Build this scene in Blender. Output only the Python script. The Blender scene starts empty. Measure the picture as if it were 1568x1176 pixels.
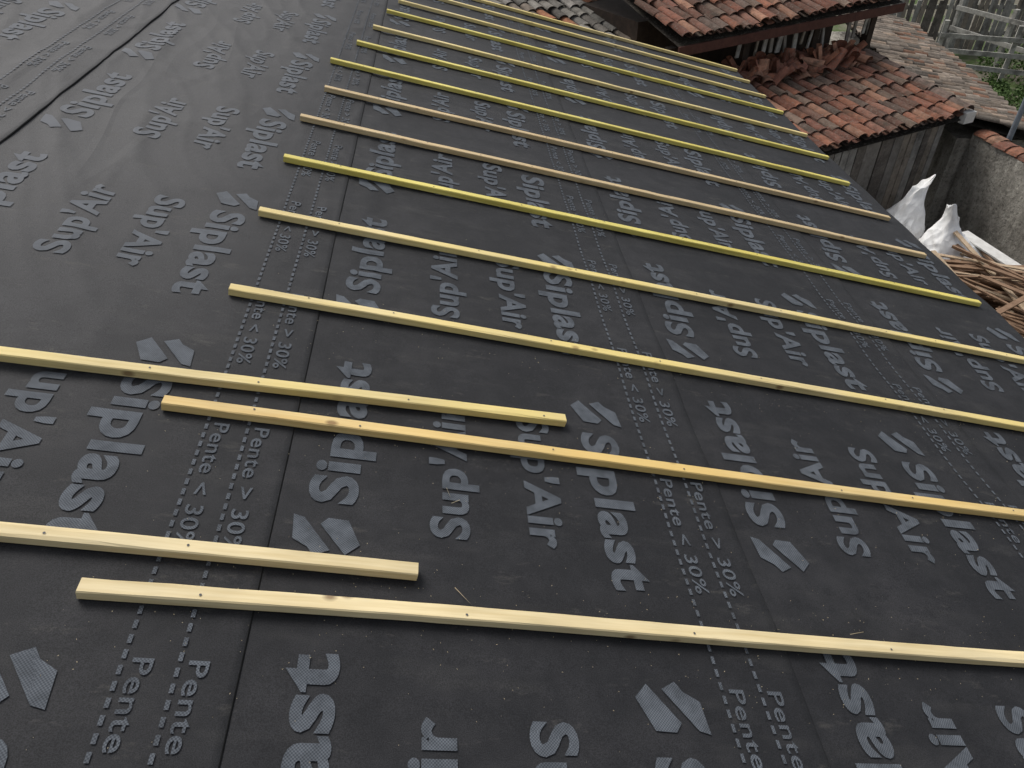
import bpy, bmesh, math, random
from mathutils import Vector, Matrix, noise
random.seed(7)
TH=math.radians(16); S,C=math.sin(TH),math.cos(TH)
CAMZ=5.6; HC=1.5
O=Vector((-HC*S,0,CAMZ-HC*C))
XR=Vector((C,0,-S)); YR=Vector((0,1,0)); NR=Vector((S,0,C))
ROOF=Matrix(((XR.x,YR.x,NR.x,O.x),(XR.y,YR.y,NR.y,O.y),(XR.z,YR.z,NR.z,O.z),(0,0,0,1)))
scene=bpy.context.scene
coll=scene.collection

# ------------------------------------------------------------ helpers
def mesh_obj(name,verts,faces,mat=None,parent=None,smooth=False,matrix=None,mats=None,midx=None):
    me=bpy.data.meshes.new(name); me.from_pydata([tuple(v) for v in verts],[],faces); me.update()
    ob=bpy.data.objects.new(name,me); coll.objects.link(ob)
    if mats:
        for m in mats: me.materials.append(m)
        if midx: me.polygons.foreach_set("material_index",midx)
    elif mat: me.materials.append(mat)
    if smooth: me.polygons.foreach_set("use_smooth",[True]*len(me.polygons))
    if matrix is not None: ob.matrix_world=matrix
    if parent: ob.parent=parent
    return ob
def empty(name,loc=(0,0,0)):
    e=bpy.data.objects.new(name,None); coll.objects.link(e); e.location=loc; e.empty_display_size=.2
    return e
def ss(a,b,x):
    t=(x-a)/(b-a); t=max(0,min(1,t)); return t*t*(3-2*t)
def set_cols(ob,cs):
    at=ob.data.color_attributes.new('Col','FLOAT_COLOR','CORNER'); d=[]
    for p,c in zip(ob.data.polygons,cs):
        for _ in p.loop_indices: d.extend((*c,1))
    at.data.foreach_set('color',d)
class NT:
    def __init__(s,name):
        s.m=bpy.data.materials.new(name); s.m.use_nodes=True; s.t=s.m.node_tree
        s.b=s.t.nodes['Principled BSDF']
        s.tc=s.n('ShaderNodeTexCoord')
    def n(s,ty,**kw):
        nd=s.t.nodes.new(ty)
        for k,v in kw.items(): setattr(nd,k,v)
        return nd
    def l(s,a,b): s.t.links.new(a,b)
    def mapn(s,scale,src='Object',rot=0):
        mp=s.n('ShaderNodeMapping'); mp.inputs['Scale'].default_value=scale; mp.inputs['Rotation'].default_value=(0,0,rot); s.l(s.tc.outputs[src],mp.inputs[0]); return mp.outputs[0]
    def noise(s,scale,detail=4,rough=.55,vec=None,src='Object',dist=0):
        nd=s.n('ShaderNodeTexNoise'); nd.inputs['Scale'].default_value=scale; nd.inputs['Detail'].default_value=detail; nd.inputs['Roughness'].default_value=rough; nd.inputs['Distortion'].default_value=dist
        s.l(vec if vec else s.tc.outputs[src],nd.inputs['Vector']); return nd.outputs['Fac']
    def ramp(s,fac,stops):
        r=s.n('ShaderNodeValToRGB'); s.l(fac,r.inputs[0]); e=r.color_ramp.elements
        while len(e)<len(stops): e.new(.5)
        for el,(p,c) in zip(e,stops):
            el.position=p; el.color=(c,c,c,1) if isinstance(c,(int,float)) else (*c,1)
        return r.outputs[0]
    def mix(s,a,b,fac,mode='MIX'):
        m=s.n('ShaderNodeMix',data_type='RGBA',blend_type=mode)
        for sock,val in ((m.inputs[0],fac),(m.inputs[6],a),(m.inputs[7],b)):
            if hasattr(val,'is_output'): s.l(val,sock)
            elif isinstance(val,(int,float)): sock.default_value=val if sock==m.inputs[0] else (val,val,val,1)
            else: sock.default_value=(*val,1)
        return m.outputs[2]
    def math(s,op,a,b=0):
        m=s.n('ShaderNodeMath',operation=op)
        for i,v in enumerate((a,b)):
            if hasattr(v,'is_output'): s.l(v,m.inputs[i])
            else: m.inputs[i].default_value=v
        return m.outputs[0]
    def bump(s,h,strength=.3,dist=.01,prev=None):
        b=s.n('ShaderNodeBump'); b.inputs['Strength'].default_value=strength; b.inputs['Distance'].default_value=dist
        s.l(h,b.inputs['Height'])
        if prev: s.l(prev,b.inputs['Normal'])
        return b.outputs[0]
    def out(s,color=None,rough=None,normal=None,spec=None):
        def put(k,v):
            if v is None: return
            if hasattr(v,'is_output'): s.l(v,s.b.inputs[k])
            elif isinstance(v,(int,float)): s.b.inputs[k].default_value=v
            else: s.b.inputs[k].default_value=(*v,1)
        put('Base Color',color); put('Roughness',rough); put('Specular IOR Level',spec)
        if normal: s.l(normal,s.b.inputs['Normal'])
        return s.m
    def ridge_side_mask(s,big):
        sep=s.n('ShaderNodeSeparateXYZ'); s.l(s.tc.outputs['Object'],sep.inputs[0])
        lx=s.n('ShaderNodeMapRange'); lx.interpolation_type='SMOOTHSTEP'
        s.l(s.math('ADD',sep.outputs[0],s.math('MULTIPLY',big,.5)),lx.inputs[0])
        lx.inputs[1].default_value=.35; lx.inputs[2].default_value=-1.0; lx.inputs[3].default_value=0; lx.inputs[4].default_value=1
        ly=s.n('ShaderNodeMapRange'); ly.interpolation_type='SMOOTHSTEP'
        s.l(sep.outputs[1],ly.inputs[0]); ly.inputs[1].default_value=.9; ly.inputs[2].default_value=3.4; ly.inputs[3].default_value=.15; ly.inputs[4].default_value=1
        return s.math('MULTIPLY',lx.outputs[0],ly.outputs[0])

# ------------------------------------------------------------ materials
def membrane_mat():
    t=NT('roof_membrane_felt')
    big=t.noise(1.3,4,.6); mid=t.noise(9,4,.65); fine=t.noise(420,1,.6)
    smear=t.noise(1.0,3,.7,vec=t.mapn((2.2,7,1)))
    dust=t.ramp(t.math('MULTIPLY',big,mid),[(.18,0),(.42,1)])
    col=t.mix((.0150,.0155,.0175),(.028,.028,.0305),dust)
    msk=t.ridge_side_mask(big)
    col=t.mix(col,(.080,.079,.080),t.math('MULTIPLY',msk,.8))  # sky sheen at grazing view painted as lighter grey towards the ridge side
    sm=t.ramp(smear,[(.55,0),(.78,1)])
    col=t.mix(col,(.048,.047,.046),t.math('MULTIPLY',sm,.5))
    sc=t.ramp(t.noise(5,4,.78,vec=t.mapn((1,2.6,1))),[(.60,0),(.76,1)])
    col=t.mix(col,(.085,.08,.072),t.math('MULTIPLY',sc,.5))
    grain=t.ramp(fine,[(.35,.65),(.65,1.35)])
    col=t.mix(col,grain,1.0,'MULTIPLY')
    c1=t.ramp(t.noise(1.2,1,.5,vec=t.mapn((2.6,.6,1),rot=.3),dist=.25),[(.42,0),(.50,1),(.60,0)])
    cr=t.math('MULTIPLY',c1,t.math('ADD',msk,.08))
    b1=t.bump(fine,.25,.0012); b2=t.bump(cr,.22,.010,b1)
    b3=t.bump(mid,.25,.008,b2)
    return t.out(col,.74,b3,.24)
def ink_mat():
    t=NT('printed_ink_greyblue')
    ch=t.n('ShaderNodeTexChecker'); ch.inputs['Scale'].default_value=280; t.l(t.tc.outputs['Object'],ch.inputs['Vector'])
    mid=t.noise(14,3,.7)
    col=t.mix((.064,.071,.083),(.122,.136,.153),ch.outputs['Fac'])
    wear=t.ramp(mid,[(.35,.66),(.62,1.05)])
    col=t.mix(col,wear,1.0,'MULTIPLY')
    col=t.mix(col,(.15,.155,.165),t.math('MULTIPLY',t.ridge_side_mask(t.noise(1.3,2,.6)),.8))  # same painted sky sheen, lightening the ink on the ridge side
    return t.out(col,.85,None,.12)
def wood_mat(name,c1,c2,knot=(.16,.08,.03),seed=0,ylw=None):
    t=NT(name)
    mp=t.n('ShaderNodeMapping'); mp.inputs['Location'].default_value=(seed*3.7,seed*1.3,seed); mp.inputs['Scale'].default_value=(1.2,26,26)
    t.l(t.tc.outputs['Object'],mp.inputs[0])
    g=t.noise(2.2,5,.6,vec=mp.outputs[0])
    mp2=t.n('ShaderNodeMapping'); mp2.inputs['Location'].default_value=(seed*5.1,seed*.7,0); mp2.inputs['Scale'].default_value=(9,14,14)
    t.l(t.tc.outputs['Object'],mp2.inputs[0])
    v=t.n('ShaderNodeTexVoronoi'); v.inputs['Scale'].default_value=1.0; t.l(mp2.outputs[0],v.inputs['Vector'])
    kn=t.ramp(t.math('ADD',v.outputs['Distance'],t.math('MULTIPLY',g,.12)),[(.14,1),(.26,0)])
    gate=t.ramp(t.noise(2.7,2,.5),[(.48,0),(.54,1)])
    col=t.ramp(g,[(.3,c1),(.68,c2)])
    blotch=t.ramp(t.noise(2.3,3,.6,vec=t.mapn((1,3,3))),[(.35,.82),(.65,1.05)])
    col=t.mix(col,blotch,1.0,'MULTIPLY')
    if ylw: col=t.mix(col,ylw,t.ramp(t.noise(1.1,2,.5),[(.42,0),(.6,.8)]))
    col=t.mix(col,knot,t.math('MULTIPLY',t.math('MULTIPLY',kn,gate),.75))
    return t.out(col,.62,t.bump(g,.3,.0015),.3)
def flat_noise_mat(name,c1,c2,scale=5,rough=.85,bump=.4,bd=.01,c3=None,s3=1.2,thr=(.5,.65)):
    t=NT(name); g=t.noise(scale,6,.68)
    col=t.ramp(g,[(.3,c1),(.7,c2)])
    if c3: col=t.mix(col,c3,t.ramp(t.noise(s3,5,.7),[(thr[0],0),(thr[1],1)]))
    return t.out(col,rough,t.bump(g,bump,bd),.3)
def attr_mat(name,lic_c=(.19,.175,.15),moss_c=(.05,.045,.034),lic=.6,moss=.6,sc=1.0):
    t=NT(name)
    a=t.n('ShaderNodeAttribute',attribute_name='Col')
    g=t.noise(9*sc,5,.7); g2=t.noise(38*sc,4,.7)
    col=t.mix(a.outputs['Color'],t.ramp(g,[(.3,.6),(.7,1.3)]),1.0,'MULTIPLY')
    l1=t.ramp(g2,[(.54,0),(.66,1)])
    col=t.mix(col,lic_c,t.math('MULTIPLY',l1,lic))
    m1=t.ramp(t.noise(4*sc,5,.7),[(.52,0),(.66,1)])
    col=t.mix(col,moss_c,t.math('MULTIPLY',m1,moss))
    return t.out(col,.92,t.bump(g2,.5,.01),.15)
M_mem=membrane_mat(); M_ink=ink_mat(); M_tile=attr_mat('clay_tile')
M_plank=attr_mat('weathered_plank',(.26,.25,.23),(.03,.027,.024),.4,.55,.7)
M_edge=flat_noise_mat('membrane_edge_seam_shade',(.006,.006,.006),(.012,.012,.012),40,.9)  # sheet edge, coloured near-black to paint in the seam's thin shadow line
M_wallr=flat_noise_mat('house_render',(.36,.33,.28),(.46,.43,.37),4)
M_ground=flat_noise_mat('earth_and_grass',(.10,.09,.065),(.17,.155,.115),1.5,.95,.5,.05,(.06,.09,.025),.5,(.48,.58))
M_grey=flat_noise_mat('weathered_grey_wood',(.11,.105,.095),(.23,.22,.205),14,.85,.5,.01,(.06,.05,.045),6,(.55,.7))
M_dark=flat_noise_mat('dark_old_wood',(.022,.016,.012),(.055,.038,.028),8,.9)
M_fascia=flat_noise_mat('red_brown_fascia',(.06,.024,.018),(.10,.042,.030),12,.75)
M_zinc=flat_noise_mat('blue_grey_steel',(.13,.16,.19),(.22,.25,.28),12,.5)
M_white=flat_noise_mat('white_mortar_cap',(.50,.49,.46),(.68,.67,.64),10,.8)
M_leaf=flat_noise_mat('shrub_leaf',(.03,.06,.012),(.08,.14,.03),6,.7)
M_nail=flat_noise_mat('nail_steel',(.05,.05,.05),(.12,.12,.12),30,.5)
def bag_mat():
    t=NT('woven_white_sack')
    col=t.ramp(t.noise(6,5,.7),[(.3,(.70,.695,.68)),(.6,(.85,.85,.84))])
    v=t.n('ShaderNodeTexVoronoi'); v.inputs['Scale'].default_value=9; v.feature='F1'
    t.l(t.mapn((1,1,.7)),v.inputs['Vector'])
    return t.out(col,.55,t.bump(v.outputs['Distance'],.7,.03),.35)
M_bag=bag_mat()
def conc_mat():
    t=NT('old_concrete_render')
    g=t.noise(5,7,.72); st=t.noise(2.5,5,.7,vec=t.mapn((1.5,1.5,.35)))
    col=t.ramp(g,[(.32,(.24,.225,.195)),(.68,(.48,.455,.40))])
    col=t.mix(col,(.12,.108,.09),t.math('MULTIPLY',t.ramp(st,[(.48,0),(.68,1)]),.7))
    pit=t.ramp(t.noise(26,6,.75),[(.38,1),(.46,0)])
    col=t.mix(col,(.10,.09,.08),t.math('MULTIPLY',pit,.7))
    return t.out(col,.95,t.bump(t.noise(14,7,.7),.9,.04),.1)
M_conc=conc_mat()

# ------------------------------------------------------------ roof membrane
SEAMS=[-2.855,-1.478,-.125,1.24,2.605,3.72]
YMIN,YMAX=-1.2,8.17
BY=[.95,1.555,2.145,2.742,3.317,3.867,4.403,4.96,5.51,6.036,6.629,7.095,7.60,8.02]
def fold(v): return (1-abs(v)*2.2)
def hz(x,y):
    z=0.0
    m=min(abs(y-b) for b in BY)
    z-=.006*ss(0,.28,m)*ss(-.3,.2,x)
    L=ss(-.30,-.85,x)
    far=.35+.65*ss(1.2,2.8,y)
    if L>0:
        n1=noise.noise(Vector((x*2.6+.75*y,y*.7-.3*x,1.3)))
        n2=noise.noise(Vector((x*6.0+2.1*y,y*1.7,5.1)))
        n3=noise.noise(Vector((x*2.4,y*2.4,8.1)))
        z+=L*far*(.009*(max(0,fold(n1))**3-1)+.0045*(max(0,fold(n2))**4-.5)+.007*(n3-.5))
    R=ss(-.55,-.25,x)*(1-ss(.0,.35,x))
    n4=noise.noise(Vector((x*9+.6*y,y*3.2,2.2)))
    z+=.005*R*ss(1.6,3,y)*(max(0,fold(n4))**2-1)
    z+=.0028*(noise.noise(Vector((x*2.2,y*2.6,9)))-.6)
    return z
def seamx(k,y):
    x=SEAMS[k]
    if k==1: x+=.007*noise.noise(Vector((y*1.1,3,0)))+.004*noise.noise(Vector((y*4,3,0)))+.006*(y-2)
    elif 0<k<5: x+=.004*noise.noise(Vector((y*.9,k,0)))
    return x
def lift(k,y):
    if k==1: return .007+.006*abs(noise.noise(Vector((y*1.7,7,0))))
    return .004+.002*noise.noise(Vector((y*2.1,k,0)))
def surf(x,y):
    k=0
    while k<4 and x>seamx(k+1,y): k+=1
    x0,x1=SEAMS[k],SEAMS[k+1]
    f=(x-x0)/(x1-x0)
    lf=lift(k+1,y) if k+1<5 else .003
    return hz(x,y)+lf*(f if k!=0 else ss(.6,1,f))
house=empty('house_under_renovation')
mv,mf,mi=[],[],[]
for k in range(5):
    st=.018 if k<2 else .025
    ny=int((YMAX-YMIN)/st)
    nx=int((SEAMS[k+1]-SEAMS[k])/st)
    base=len(mv); cols=nx+3
    for j in range(ny+1):
        y=YMIN+(YMAX-YMIN)*j/ny
        xa=seamx(k,y)-.02; xb=seamx(k+1,y)
        lf=lift(k+1,y) if k+1<5 else .003
        for i in range(nx+1):
            f=i/nx; x=xa+(xb-xa)*f
            z=hz(x,y)+lf*(f if k!=0 else ss(.6,1,f))
            mv.append((x,y,z))
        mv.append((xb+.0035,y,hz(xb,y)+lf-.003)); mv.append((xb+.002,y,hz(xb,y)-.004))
    for j in range(ny):
        for i in range(cols-1):
            a=base+j*cols+i
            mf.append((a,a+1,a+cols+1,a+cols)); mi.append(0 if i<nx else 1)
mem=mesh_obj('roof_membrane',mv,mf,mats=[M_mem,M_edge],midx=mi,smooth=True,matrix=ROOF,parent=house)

# ------------------------------------------------------------ printed lettering
def cutgrid(bm,x0,x1,y0,y1,c):
    k=x0+c
    while k<x1:
        bmesh.ops.bisect_plane(bm,geom=bm.verts[:]+bm.edges[:]+bm.faces[:],plane_co=(k,0,0),plane_no=(1,0,0)); k+=c
    k=y0+c
    while k<y1:
        bmesh.ops.bisect_plane(bm,geom=bm.verts[:]+bm.edges[:]+bm.faces[:],plane_co=(0,k,0),plane_no=(0,1,0)); k+=c
def text_template(txt,length,cap,off=.03,cut=.025):
    cu=bpy.data.curves.new('t','FONT'); cu.body=txt; cu.size=1; cu.offset=off; cu.resolution_u=4; cu.space_character=1.06
    ob=bpy.data.objects.new('t',cu); coll.objects.link(ob)
    dg=bpy.context.evaluated_depsgraph_get(); me=bpy.data.meshes.new_from_object(ob.evaluated_get(dg))
    bpy.data.objects.remove(ob)
    bm=bmesh.new(); bm.from_mesh(me)
    xs=[v.co.x for v in bm.verts]; x0,x1=min(xs),max(xs)
    sx=length/(x1-x0); sy=cap/.73
    for v in bm.verts: v.co=Vector(((v.co.x-x0)*sx,(v.co.y-.365)*sy,0))
    bmesh.ops.remove_doubles(bm,verts=bm.verts,dist=.0002)
    cutgrid(bm,0,length,-cap*.9,cap*.6,cut)
    vs=[(v.co.x,v.co.y) for v in bm.verts]; bm.verts.index_update()
    fs=[tuple(v.index for v in f.verts) for f in bm.faces]
    bm.free(); return vs,fs
T_sip=text_template('Siplast',.615,.127,.032)
T_sup=text_template("Sup'Air",.535,.108,.032)
T_p1=text_template('Pente < 30%',.43,.042,.012,.06)
T_p2=text_template('Pente > 30%',.43,.042,.012,.06)
def poly_template(polys,w,h):
    bm=bmesh.new()
    for p in polys:
        bm.faces.new([bm.verts.new((x*w-w/2,y*h-h/2,0)) for x,y in p])
    cutgrid(bm,-w/2,w/2,-h/2,h/2,.025)
    bm.verts.index_update()
    r=[(v.co.x,v.co.y) for v in bm.verts],[tuple(v.index for v in f.verts) for f in bm.faces]
    bm.free(); return r
T_logo=poly_template([[(.0,.66),(.20,.93),(.60,.20),(.50,.02),(.20,.04)],[(.42,.84),(.64,1.0),(.74,.80),(.96,.62),(1.0,.0),(.84,.06)]],.175,.125)
T_dot=([(-.0045,-.010),(.0045,-.010),(.0045,.010),(-.0045,.010)],[(0,1,2,3)])
lv,lf_=[],[]
def stamp(T,x,y,mode):
    b=len(lv)
    for (u,v) in T[0]:
        if mode=='up': X,Y=x-v,y+u
        elif mode=='down': X,Y=x+v,y-u
        elif mode=='flip': X,Y=x-u,y-v
        else: X,Y=x+u,y+v
        lv.append((X,Y,surf(X,Y)+.0030))
    for f in T[1]: lf_.append(tuple(b+i for i in f))
PER=1.045
shift=[-.12,0,0,.09,.17]
rollx=[SEAMS[0]+.135,SEAMS[1]+.125,.01,1.375,2.74]
for r in range(5):
    x0=rollx[r]; adj=.03 if r==2 else 0; ad2=-.03 if r==3 else 0
    for k in range(-3,8):
        b=k*PER+shift[r]
        nearx=-.05 if k==-1 and r>=2 else 0; neary=.03 if nearx else 0
        def ok(x,y): return y>YMIN+.1 and y+.62<YMAX-.02 and x<3.63
        if ok(x0,1.28+b): stamp(T_sip,x0,1.28+b,'up')
        if ok(x0,1.08+b): stamp(T_logo,x0,1.17+b,'flip')
        if ok(x0+.32,1.2+b): stamp(T_sup,x0+.32+ad2+nearx,1.2+b+neary,'up')
        if ok(x0+.58,1.2+b): stamp(T_sup,x0+.58+adj+nearx*1.2,1.2+.535+b+neary,'down')
        if ok(x0+.81,1.08+b): stamp(T_sip,x0+.81+adj,1.08+.615+b,'down')
        if ok(x0+.81,1.72+b): stamp(T_logo,x0+.81+adj*1.3,1.81+b,'n')
    if r<4:
        for dx,T in ((1.0,T_p1),(1.108,T_p2)):
            y=YMIN+.05
            while y<YMAX-.05:
                stamp(T_dot,x0+dx,y,'n'); y+=.034
            for k in range(-3,10):
                y=1.52+k*.705+shift[r]
                if YMIN+.5<y<YMAX-.05: stamp(T,x0+dx+.040,y,'down')
mesh_obj('printed_lettering',lv,lf_,M_ink,parent=house,matrix=ROOF,smooth=True)

def boxm(name,corners8,mat,parent=None,matrix=None):
    f=[(0,1,2,3),(7,6,5,4),(0,4,5,1),(1,5,6,2),(2,6,7,3),(3,7,4,0)]
    return mesh_obj(name,corners8,f,mat,parent,matrix=matrix)
def box(name,x0,x1,y0,y1,z0,z1,mat,parent=None,matrix=None):
    return boxm(name,[(x0,y0,z1),(x1,y0,z1),(x1,y1,z1),(x0,y1,z1),(x0,y0,z0),(x1,y0,z0),(x1,y1,z0),(x0,y1,z0)],mat,parent,matrix)
box('roof_deck',-2.8,3.68,YMIN+.03,YMAX-.03,-.16,-.07,M_grey,house,ROOF)
box('eave_fascia',3.685,3.71,YMIN+.03,YMAX-.01,-.2,-.012,M_grey,house,ROOF)
rx=O.x-2.87*C; rz=O.z+2.87*S
mesh_obj('opposite_slope',[(rx,YMIN,rz-.01),(rx-5.5,YMIN,rz-1.6),(rx-5.5,YMAX,rz-1.6),(rx,YMAX,rz-.01)],[(0,1,2,3)],M_mem,house)
ex=O.x+3.45*C; ez=O.z-3.45*S-.2
mesh_obj('walls',[(ex,YMIN+.2,0),(ex,YMAX-.25,0),(ex,YMAX-.25,ez),(ex,YMIN+.2,ez),(rx,YMAX-.25,rz-.25),(rx,YMIN+.2,rz-.25),(rx-5.2,YMAX-.25,0),(rx-5.2,YMIN+.2,0),(rx-5.2,YMAX-.25,rz-1.75),(rx-5.2,YMIN+.2,rz-1.75)],
  [(0,1,2,3),(1,6,8,4,2),(0,3,5,9,7),(6,7,9,8)],M_wallr,house)

# ------------------------------------------------------------ battens
pine=[wood_mat('pale_pine',(.66,.52,.27),(.81,.68,.41),seed=1),
      wood_mat('pale_pine_b',(.64,.50,.22),(.79,.65,.34),seed=2,ylw=(.73,.58,.20)),
      wood_mat('orange_pine',(.64,.44,.17),(.77,.59,.28),seed=3,ylw=(.72,.50,.17)),
      wood_mat('yellow_treated_pine',(.60,.49,.10),(.74,.64,.19),seed=4),
      wood_mat('brown_pine',(.50,.36,.18),(.64,.50,.29),seed=5)]
def batten(xa,ya,xb,yb,mat,w=.038,h=.027,seed=0):
    L=math.hypot(xb-xa,yb-ya); n=max(8,int(L/.06))
    prof=[(-w/2,.002),(-w/2+.0015,0),(w/2-.0015,0),(w/2,.002),(w/2,h-.003),(w/2-.003,h),(-w/2+.003,h),(-w/2,h-.003)]
    vs,fs=[],[]
    for i in range(n+1):
        t=i/n; x=L*t
        bow=.008*noise.noise(Vector((x*.7,seed,0))); tw=.03*noise.noise(Vector((x*.5,seed,4)))
        wane=max(0,noise.noise(Vector((x*2.3,seed*1.7,9)))-.32)*.04
        for q,(py,pz) in enumerate(prof):
            jy=.0011*noise.noise(Vector((x*8,q,seed))); jz=.0010*noise.noise(Vector((x*8,q+20,seed)))
            zz=pz; yy=py
            if q==5: yy-=wane
            if q==6: yy+=wane*.8
            vs.append((x,yy+bow+jy-zz*tw,zz+jz+.0035))
    for i in range(n):
        for q in range(8):
            a=i*8+q; b=i*8+(q+1)%8
            fs.append((a,a+8,b+8,b))
    fs.append(tuple(range(8))); fs.append(tuple(n*8+q for q in reversed(range(8))))
    M=ROOF@Matrix.Translation((xa,ya,.001))@Matrix.Rotation(math.atan2(yb-ya,xb-xa),4,'Z')
    ob=mesh_obj('wooden_batten',vs,fs,mat,matrix=M)
    nv,nf=[],[]
    x=.18+random.random()*.2
    while x<L-.05:
        cy=random.uniform(-.008,.008); b=len(nv); r=.0032
        bw=.008*noise.noise(Vector((x*.7,seed,0)))
        for kk in range(8):
            nv.append((x+r*math.cos(kk*math.pi/4),cy+bw+r*math.sin(kk*math.pi/4),h+.0052))
        nf.append(tuple(b+kk for kk in range(8)))
        x+=random.choice([.3,.45,.6])
    nl=mesh_obj('nail_heads',nv,nf,M_nail); nl.parent=ob
    return ob
batten(-.483,.958,3.66,.94,pine[0],seed=1)
batten(-2.75,1.10,.243,1.073,pine[0],seed=2)
batten(-.480,1.561,3.66,1.547,pine[2],seed=3)
batten(-2.75,1.62,.729,1.722,pine[1],seed=4)
batten(-.43,2.166,3.66,2.112,pine[1],seed=5)
batten(-.439,2.757,3.64,2.726,pine[1],seed=6)
batten(-.428,3.318,3.588,3.316,pine[3],seed=7)
batten(-.429,3.861,3.553,3.873,pine[4],seed=8)
batten(-.364,4.385,3.594,4.422,pine[4],seed=9)
batten(-.39,4.933,3.551,4.988,pine[3],seed=10)
batten(-.267,5.47,3.641,5.552,pine[3],seed=11)
batten(-.186,5.99,3.68,6.083,pine[1],seed=12)
batten(-.111,6.582,3.69,6.676,pine[3],seed=13)
batten(-.031,7.039,3.69,7.15,pine[1],seed=14)
batten(.0,7.56,3.69,7.62,pine[1],seed=15)
batten(.05,7.98,3.69,8.03,pine[1],seed=16)

# ------------------------------------------------------------ sawdust / chips on roof
sv,sf=[],[]
M_chip=flat_noise_mat('wood_chips',(.30,.25,.16),(.5,.43,.3),20,.8)
def sliver(x,y,L,w,a):
    z=surf(x,y)+.005; dx,dy=math.cos(a)*L/2,math.sin(a)*L/2; px,py=-math.sin(a)*w/2,math.cos(a)*w/2
    b=len(sv)
    for sx,sy in ((-1,-1),(1,-1),(1,1),(-1,1)):
        sv.append((x+sx*dx+sy*px,y+sx*dy+sy*py,z+random.uniform(0,.003)))
    sf.append((b,b+1,b+2,b+3))
for i in range(1300):
    y=abs(random.gauss(0,1.1))+.25; x=random.uniform(-.5,3.2)
    if i%3:
        y=random.choice([.95,1.55,1.07,2.14])+random.gauss(-.06,.09)
    sliver(x,y,random.uniform(.001,.0035),random.uniform(.0006,.0014),random.uniform(0,3.14))
for (x,y,L,a) in ((.36,1.02,.06,2.3),(.33,1.36,.035,1.9),(.35,1.33,.03,.6),(-.9,.8,.03,.5),(1.5,1.0,.05,.2)):
    sliver(x,y,L,.0015,a)
mesh_obj('sawdust_chips',sv,sf,M_chip,matrix=ROOF)

# ------------------------------------------------------------ tile roofs
RED=[(.20,.088,.06),(.17,.078,.056),(.25,.11,.07),(.125,.07,.052),(.21,.105,.075),(.17,.12,.092),(.28,.15,.10),(.13,.092,.074)]
GREY=[(.17,.16,.143),(.22,.205,.18),(.13,.118,.105),(.22,.18,.145),(.27,.25,.225)]
BRN=[(.21,.17,.135),(.17,.14,.115),(.26,.215,.175),(.27,.205,.155),(.14,.12,.10)]
def tile_roof(name,org,eu,ev,nu,nv,pal,parent,su=.185,sv_=.30,accent=None,seed=0,jit=1.0):
    rnd=random.Random(seed)
    eu=Vector(eu).normalized(); ev=Vector(ev).normalized(); en=eu.cross(ev).normalized(); org=Vector(org)
    vs,fs,cs=[],[],[]
    kr=su/.185
    sagp=lambda a,c: .04*noise.noise(org*.3+Vector((a*.9,c*.9,seed)))
    def arc(cx,v0,L,r0,r1,z0,z1,conc,col,rot):
        b=len(vs); n=7; r0*=kr; r1*=kr; sg=sagp(cx,v0)
        for e,(vv,r,z) in enumerate(((v0,r0,z0),(v0+L,r1,z1))):
            for i in range(n+1):
                a=math.pi*i/n
                x=-math.cos(a)*r; h=math.sin(a)*r*.6
                if conc: h=-h*.5
                vs.append(org+eu*(cx+x+rot*(vv-v0))+ev*vv+en*(z+h+sg))
        for i in range(n):
            fs.append((b+i,b+i+1,b+n+2+i,b+n+1+i)); cs.append(col)
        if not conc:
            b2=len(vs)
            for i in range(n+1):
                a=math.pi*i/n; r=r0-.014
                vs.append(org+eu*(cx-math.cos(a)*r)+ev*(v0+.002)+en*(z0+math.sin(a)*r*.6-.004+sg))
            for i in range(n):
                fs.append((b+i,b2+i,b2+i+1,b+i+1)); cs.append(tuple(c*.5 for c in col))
    for i in range(nu):
        cw_=rnd.uniform(.85,1.15)
        for j in range(nv):
            wob=rnd.uniform(-.02,.02)*jit
            col=rnd.choice(pal); k=rnd.uniform(.7,1.2)*cw_
            if accent and rnd.random()<accent[1]: col=accent[0]
            col=tuple(c*k for c in col)
            arc((i+.5)*su+wob,j*sv_+rnd.uniform(-.045,.045)*jit,sv_+.09,.086,.070,.040+rnd.uniform(0,.012)*jit,.026,False,col,rnd.uniform(-.09,.09)*jit)
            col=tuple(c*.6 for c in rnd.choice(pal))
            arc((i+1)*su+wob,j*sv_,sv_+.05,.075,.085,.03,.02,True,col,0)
    b=len(vs)
    for (a,c2) in ((0,0),(nu*su,0),(nu*su,nv*sv_),(0,nv*sv_)):
        vs.append(org+eu*a+ev*c2-en*.06)
    fs.append((b,b+1,b+2,b+3)); cs.append((.03,.025,.02))
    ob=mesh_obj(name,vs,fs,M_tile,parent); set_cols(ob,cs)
    return ob
def prism(name,pts,z0,z1,mat,parent):
    n=len(pts); vs=[(x,y,z0) for x,y in pts]+[(x,y,z1) for x,y in pts]
    fs=[tuple(reversed(range(n))),tuple(range(n,2*n))]+[(i,(i+1)%n,n+(i+1)%n,n+i) for i in range(n)]
    return mesh_obj(name,vs,fs,mat,parent)
def plank(vs,fs,p,ax,w,t,z0,z1,az,lean=0):
    b=len(vs); ax=Vector((*ax,0)); az=Vector((*az,0))
    for z,l in ((z0,0),(z1,lean)):
        for sx,sy in ((0,0),(w,0),(w,t),(0,t)):
            q=Vector((p[0],p[1],0))+ax*(sx+l)+az*sy
            vs.append((q.x,q.y,z))
    for f in ((3,2,1,0),(4,5,6,7),(0,1,5,4),(1,2,6,5),(2,3,7,6),(3,0,4,7)): fs.append(tuple(b+i for i in f))

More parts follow.
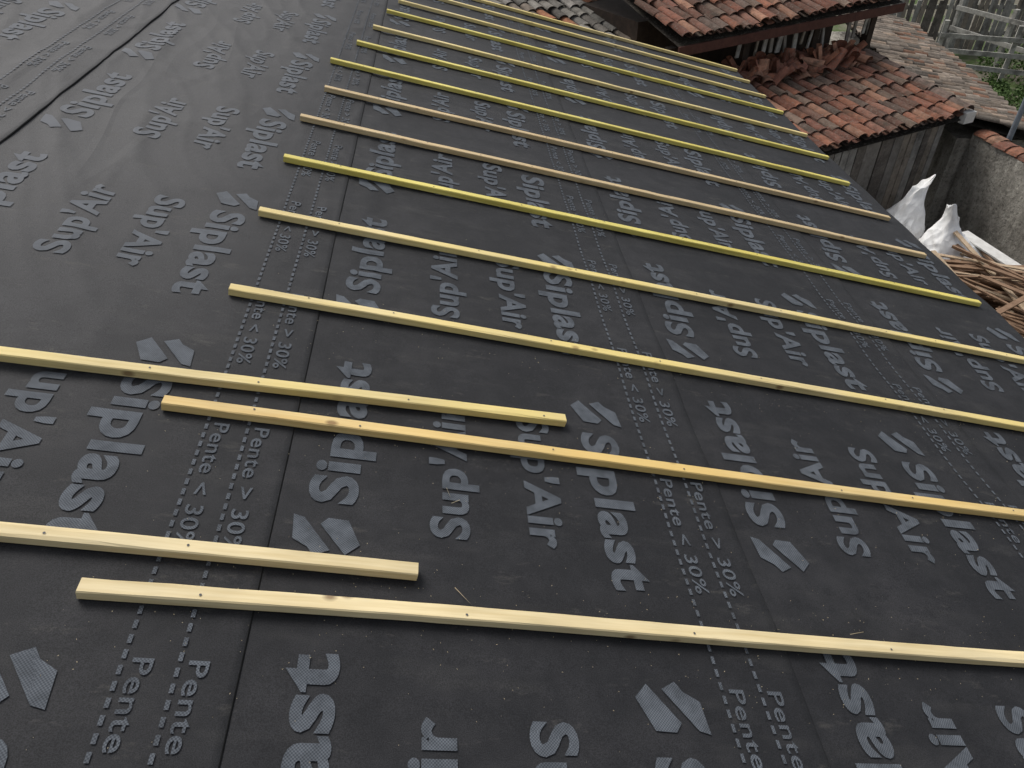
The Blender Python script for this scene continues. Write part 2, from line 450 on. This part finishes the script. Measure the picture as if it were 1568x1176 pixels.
barn=empty('tiled_barn')
eu=(.909,.415,0); evh=Vector((-.415,.909,0))
E=Vector((2.74,8.98,3.2))
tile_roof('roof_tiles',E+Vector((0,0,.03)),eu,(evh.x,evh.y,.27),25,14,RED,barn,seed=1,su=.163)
eu3=Vector(eu)
f0=E-evh*.02; f1=E+eu3*4.09-evh*.02
def slab(a,b,d,z0,z1,name,mat,parent):
    a2=a+d; b2=b+d
    return prism(name,[(a.x,a.y),(b.x,b.y),(b2.x,b2.y),(a2.x,a2.y)],z0,z1,mat,parent)
slab(f0,f1,evh*.03,3.06,3.17,'eave_fascia',M_fascia,barn)
w0=E+evh*.95+eu3*.1; w1=E+eu3*3.9+evh*.95
slab(w0,w1,evh*3.0,0,3.25,'back_wall',M_dark,barn)
PG=[(.26,.25,.23),(.34,.33,.30),(.20,.185,.165),(.13,.115,.10),(.23,.20,.165)]
vs,fs,cs=[],[],[]
for i in range(18):
    if random.random()<.12: continue
    p=E+eu3*(1.2+i*.15+random.uniform(-.03,.03))+evh*.22
    plank(vs,fs,(p.x,p.y),(eu3.x,eu3.y),random.uniform(.035,.08),.02,2.68+random.uniform(0,.15),3.1,(evh.x,evh.y),random.uniform(-.09,.09))
    cs+= [tuple(c*1.5 for c in random.choice(PG))]*6
set_cols(mesh_obj('hanging_slats',vs,fs,M_plank,barn),cs)
vs,fs=[],[]
for q in (0.05,1.3,2.6,3.75):
    p=E+eu3*q+evh*.2; plank(vs,fs,(p.x,p.y),(eu3.x,eu3.y),.11,.11,0,3.1,(evh.x,evh.y))
mesh_obj('posts',vs,fs,M_dark,barn)

lean=empty('tiled_lean_to_shed')
B=Vector((6.66,8.83,2.2)); el=Vector((.925,.38,0)); elv=Vector((-.38,.925,0))
L0=B-el*3.33
tile_roof('roof_tiles',L0+Vector((0,0,.02)),el,(elv.x,elv.y,.17),20,7,RED,lean,seed=2,su=.1665,accent=((.28,.19,.08),.06))
vs,fs=[],[]
for j in range(6):
    c0=B+elv*(j*.29)+Vector((.0,0,.06+j*.049))
    for e,r in ((0,.11),(1,.09)):
        for i in range(7):
            a=math.pi*i/6; vs.append(c0+elv*(e*.36)+Vector((0,0,e*.05))+el*(-math.cos(a)*r)+Vector((0,0,math.sin(a)*r*.8)))
    b=len(vs)-14
    for i in range(6): fs.append((b+i,b+i+1,b+8+i,b+7+i))
vt=mesh_obj('verge_tiles',vs,fs,M_tile,lean); set_cols(vt,[(.16,.115,.095)]*len(fs))
prism('mortar_end',[(B.x-.05,B.y-.06),(B.x+.12,B.y-.0),(B.x+.08,B.y+.1),(B.x-.08,B.y+.02)],2.12,2.26,M_white,lean)
vs,fs,cs=[],[],[]
x=0
while x<3.2:
    w=random.uniform(.10,.17); p=L0+el*x+elv*.15
    plank(vs,fs,(p.x,p.y),(el.x,el.y),w,.022,random.uniform(0,.04),2.16,(elv.x,elv.y),random.uniform(-.01,.01)); x+=w+random.uniform(.003,.018)
    cs+=[random.choice(PG)]*6
set_cols(mesh_obj('plank_wall',vs,fs,M_plank,lean),cs)
slab(L0+elv*.25,B+elv*.25-el*.1,elv*1.6,0,2.1,'inner_box',M_dark,lean)
vs,fs,cs=[],[],[]
for i in range(120):
    row=i%3
    c0=L0+el*random.uniform(.6,3.15)+elv*random.uniform(1.5,2.0)+Vector((0,0,.34+random.uniform(0,.1)))
    L=.32; col=random.choice(RED[:3]+RED[6:7]); kk=random.uniform(1.0,1.6); b=len(vs)
    if row==0: up=(Vector((0,0,.6))+el*random.uniform(-.9,.9)-elv*random.uniform(-.2,.6)).normalized()
    else: up=(el*random.uniform(-.6,.6)+elv*random.uniform(.5,1.0)+Vector((0,0,random.uniform(0,.25)))).normalized()
    sd=up.cross(Vector((0,0,1))); sd=(sd if sd.length>.1 else elv).normalized(); nn=sd.cross(up).normalized()
    for e,r in ((0,.085),(1,.07)):
        for q in range(7):
            a=math.pi*q/6
            vs.append(c0+up*((e-.3)*L)+sd*(-math.cos(a)*r)+nn*(math.sin(a)*r*.8))
    for q in range(6): fs.append((b+q,b+q+1,b+8+q,b+7+q)); cs.append(tuple(c*kk for c in col))
set_cols(mesh_obj('stacked_roof_tiles',vs,fs,M_tile),cs)

g=empty('grey_tiled_outbuilding')
tile_roof('roof_tiles',(.5,9.15,2.95),eu,(evh.x,evh.y,.2),15,12,GREY,g,seed=3,su=.165,accent=((.30,.13,.07),.14))
slab(Vector((.7,9.4,0)),Vector((2.55,10.25,0)),evh*3,0,2.85,'walls',M_conc,g)
br=empty('brown_tiled_outbuilding')
tile_roof('roof_tiles',(7.85,8.75,1.85),(.214,.977,0),(-.977,.214,.24),39,7,BRN,br,seed=4,su=.152,sv_=.24,accent=((.22,.12,.08),.1))
prism('walls',[(7.75,8.9),(8.95,14.4),(7.3,14.7),(6.85,9.1)],0,1.8,M_conc,br)

cw=empty('concrete_boundary_wall')
wv,wf=[],[]
N=50
for i in range(N+1):
    y=9.0-i*.16; x=6.98+.004*i; top=1.9+.02*noise.noise(Vector((y*2,0,0)))
    for (dx,z) in ((0,0),(0,.6),(0,1.2),(0,top),(.2,top+.02),(.2,0)):
        wv.append((x+dx+.012*noise.noise(Vector((y*2,z*2,dx))),y,z))
for i in range(N):
    for q in range(5): a=i*6+q; wf.append((a,a+1,a+7,a+6))
wf.append((0,5,4,3,2,1))
mesh_obj('wall_body',wv,wf,M_conc,cw)
vs,fs,cs=[],[],[]
for i in range(36):
    y=8.95-i*.2; b=len(vs); col=random.choice(RED+BRN); jx=random.uniform(-.02,.02)
    for e,yy in ((0,y),(1,y-.24)):
        for q in range(7):
            a=math.pi*q/6; r=.13-.012*e
            vs.append((7.09+jx+.0045*i-math.cos(a)*r,yy,1.9+.02*e+math.sin(a)*r*.55+random.uniform(0,.006)))
    for q in range(6): fs.append((b+q,b+7+q,b+8+q,b+q+1)); cs.append(col)
set_cols(mesh_obj('coping_tiles',vs,fs,M_tile,cw),cs)

def tube(name,pts,r,mat,parent=None,n=12):
    vs,fs=[],[]
    for (x,y,z) in pts:
        for i in range(n): vs.append((x+r*math.cos(2*math.pi*i/n),y+r*math.sin(2*math.pi*i/n),z))
    for k in range(len(pts)-1):
        for i in range(n): fs.append((k*n+i,k*n+(i+1)%n,(k+1)*n+(i+1)%n,(k+1)*n+i))
    fs.append(tuple((len(pts)-1)*n+i for i in range(n)))
    return mesh_obj(name,vs,fs,mat,parent)
tube('steel_pole',[(7.3,8.72,0),(7.3,8.72,1.6),(7.3,8.72,3.2)],.035,M_zinc)

# rubble sacks: slumped crumpled bodies tapering to a loosely gathered top
def sack(loc,hh,r,seed,lean=(0,0),tip=.35):
    n=110; K=70; vs,fs=[],[]
    for k in range(K+1):
        t=k/K
        pr=(.9+.1*math.sin(min(1,t/.3)*math.pi/2))*(1-(1-tip)*ss(.40,.97,t))
        for i in range(n):
            a=2*math.pi*i/n
            ca,sa=math.cos(a),math.sin(a)
            p=Vector((ca*pr*r,sa*pr*r,t*hh))
            q=p+Vector((seed*3,seed,0))
            w=Vector((noise.noise(q*2.5),noise.noise(q*2.5+Vector((7,0,0))),0))
            vd,_=noise.voronoi(q*4.2+w*.8)
            vd2,_=noise.voronoi(q*9+w)
            fac=(vd[1]-vd[0])*-.10+(vd2[1]-vd2[0])*-.035
            big=.30*noise.noise(q*2.0)
            rr=1+big+fac*2.2-.12*ss(.4,.9,t)*abs(math.sin(a*2.5+seed+2*t))
            z=p.z+ (.12*hh*noise.noise(Vector((ca*.9,sa*.9,seed+9)))*ss(.7,1,t)) - .22*hh*t*t*ca*(1 if lean[0]<0 else -1)*.5
            vs.append((loc[0]+p.x*rr+lean[0]*t*t,loc[1]+p.y*rr*(1-.25*t)+lean[1]*t*t,loc[2]+z))
    for k in range(K):
        for i in range(n): fs.append((k*n+i,k*n+(i+1)%n,(k+1)*n+(i+1)%n,(k+1)*n+i))
    c=len(vs); top=[Vector(vs[K*n+i]) for i in range(n)]; m=sum(top,Vector())/n
    vs.append((m.x,m.y,m.z-.06))
    for i in range(n): fs.append((K*n+i,K*n+(i+1)%n,c))
    return mesh_obj('rubble_sack',vs,fs,M_bag,smooth=True)
sack((5.42,7.75,.80),.98,.34,1.0,(.24,.05),.36); sack((5.72,6.95,.80),1.02,.42,4.4,(-.10,.1),.30)

M_lath=[flat_noise_mat('old_lath_a',(.15,.09,.055),(.28,.18,.115),14,.85),flat_noise_mat('old_lath_b',(.32,.23,.15),(.46,.36,.25),14,.85),M_white]
vs,fs,mi=[],[],[]
def beam(c,d,L,w,t,m):
    d=d.normalized(); s=d.cross(Vector((0,0,1))).normalized(); u=s.cross(d); b=len(vs)
    for e in (-.5,.5):
        for sx,sy in ((-.5,-.5),(.5,-.5),(.5,.5),(-.5,.5)): vs.append(c+d*L*e+s*w*sx+u*t*sy)
    for f in ((3,2,1,0),(4,5,6,7),(0,1,5,4),(1,2,6,5),(2,3,7,6),(3,0,4,7)): fs.append(tuple(b+i for i in f)); mi.append(m)
for i in range(360):
    x=random.uniform(4.5,6.7); y=random.uniform(4.2,7.2); top=.40+1.25*math.exp(-((x-5.7)**2*.9+(y-5.9)**2*.45))
    a=random.gauss(-.9,.45)
    beam(Vector((x,y,random.uniform(top-.3,top))),Vector((math.cos(a),math.sin(a),random.uniform(-.15,.15))),random.uniform(.6,1.6),random.uniform(.02,.06),random.uniform(.012,.03),random.choice([0,0,1]))
beam(Vector((6.15,6.4,1.38)),Vector((.28,-.95,-.08)),1.6,.16,.018,2)
mesh_obj('wood_debris_pile',vs,fs,mats=M_lath,midx=mi)
hv,hf=[],[]
n=24
for j in range(n+1):
    for i in range(n+1):
        x=4.2+2.7*i/n; y=3.8+4.4*j/n
        e=min(i,n-i,j,n-j)/n*4
        z=min(1,e)*(.15+.85*math.exp(-((x-5.7)**2+(y-6.2)**2*.35)))+.08*noise.noise(Vector((x*3,y*3,0)))*min(1,e)-.02*(e==0)
        hv.append((x,y,z))
for j in range(n):
    for i in range(n): a=j*(n+1)+i; hf.append((a,a+1,a+n+2,a+n+1))
mesh_obj('rubble_heap',hv,hf,flat_noise_mat('rubble',(.10,.08,.06),(.24,.19,.15),22,.95,.8,.05))

def fence(p0,p1,h,step,w,slats=True,rails=(.33,.78)):
    vs,fs,cs=[],[],[]
    p0=Vector((*p0,0)); p1=Vector((*p1,0)); d=(p1-p0); L=d.length; d.normalize(); nn=Vector((-d.y,d.x,0))
    x=0
    while slats and x<L:
        p=p0+d*x; plank(vs,fs,(p.x,p.y),(d.x,d.y),w,.025,.05,h+random.uniform(-.08,.06),(nn.x,nn.y),random.uniform(-.06,.06)); cs+=[random.choice(PG)]*6
        x+=step*random.uniform(.85,1.2)
    for zz in rails:
        z=h*zz
        a=p0+nn*.04; b_=p1+nn*.04; b=len(vs); j0=random.uniform(-.05,.05)
        for p,jj in ((a,j0),(b_,-j0)):
            for dy,dz in ((0,0),(.04,0),(.04,.10),(0,.10)): q=p+nn*dy; vs.append((q.x,q.y,z+dz+jj))
        for q in range(4): fs.append((b+q,b+(q+1)%4,b+4+(q+1)%4,b+4+q)); cs.append(PG[1])
    x=0
    while x<=L:
        p=p0+d*x+nn*.09; plank(vs,fs,(p.x,p.y),(d.x,d.y),.10,.10,0,h+.15,(nn.x,nn.y)); cs+=[PG[1]]*6; x+=1.5
    set_cols(mesh_obj('wooden_fence',vs,fs,M_plank),cs)
fence((10.5,19.2),(19,18.3),1.35,.13,.11)
fence((11.4,17.0),(15.6,14.6),1.15,.24,.13,False,(.25,.55,.85))
fence((12.6,18.6),(14.0,13.8),1.3,.24,.13,False,(.5,.9))
def shrub(c,r,h,n,seed):
    rnd=random.Random(seed); vs,fs=[],[]
    for i in range(n):
        a=rnd.uniform(0,6.28); u=rnd.random()**.5*r*(1+.5*noise.noise(Vector((math.cos(a)*2,math.sin(a)*2,seed)))); z=rnd.random()*h*(1-.5*(u/r)**2)*(.7+.5*noise.noise(Vector((u*3,a,seed))))
        p=Vector((c[0]+u*math.cos(a),c[1]+u*math.sin(a),z+.02)); s=rnd.uniform(.025,.06)
        d1=Vector((rnd.uniform(-1,1),rnd.uniform(-1,1),rnd.uniform(-.4,1))).normalized()*s
        d2=d1.cross(Vector((rnd.uniform(-1,1),rnd.uniform(-1,1),rnd.uniform(-1,1)))).normalized()*s*.5
        b=len(vs); vs.extend((p-d1,p+d2,p+d1,p-d2)); fs.append((b,b+1,b+2,b+3))
    mesh_obj('shrub',vs,fs,M_leaf)
for i,(x,y,r,h) in enumerate(((11.6,15.3,.6,.45),(12.3,15.9,.45,.4),(10.9,17.6,.6,.35),(13.6,17.0,.9,.9),(12.6,14.9,.6,.6))):
    shrub((x,y),r,h,1100,i+1)

mesh_obj('ground',[(-250,-250,0),(250,-250,0),(250,250,0),(-250,250,0)],[(0,1,2,3)],M_ground)

# ------------------------------------------------------------ camera
cam=bpy.data.cameras.new('Camera'); co=bpy.data.objects.new('Camera',cam); coll.objects.link(co)
cx=XR*.963+YR*-.0838+NR*.2555; fw=XR*.2276+YR*.764+NR*-.6036
fw.normalize(); cx=(cx-fw*cx.dot(fw)).normalized(); up=cx.cross(fw)
co.matrix_world=Matrix(((cx.x,up.x,-fw.x,0),(cx.y,up.y,-fw.y,0),(cx.z,up.z,-fw.z,CAMZ),(0,0,0,1)))
cam.sensor_width=36; cam.lens=1085/1568*36; cam.clip_start=.05; cam.clip_end=1000
scene.camera=co

# ------------------------------------------------------------ light
w=bpy.data.worlds.new('World'); scene.world=w; w.use_nodes=True; nt=w.node_tree
bg=nt.nodes['Background']; sky=nt.nodes.new('ShaderNodeTexSky'); sky.sky_type='NISHITA'; sky.sun_disc=False
AZ=math.radians(-30); EL=math.radians(52)
sky.sun_elevation=EL; sky.sun_rotation=AZ; sky.dust_density=4; sky.air_density=1
hs=nt.nodes.new('ShaderNodeHueSaturation'); hs.inputs['Saturation'].default_value=.35
nt.links.new(sky.outputs[0],hs.inputs['Color']); nt.links.new(hs.outputs[0],bg.inputs[0]); bg.inputs[1].default_value=.15
sun=bpy.data.lights.new('sun','SUN'); sun.energy=2.0; sun.angle=math.radians(30); sun.color=(1,.97,.92)
so=bpy.data.objects.new('sun',sun); coll.objects.link(so)
d=Vector((math.sin(AZ)*math.cos(EL),math.cos(AZ)*math.cos(EL),math.sin(EL)))
so.rotation_euler=d.to_track_quat('Z','Y').to_euler()
scene.view_settings.view_transform='Standard'; scene.view_settings.look='None'; scene.view_settings.exposure=0
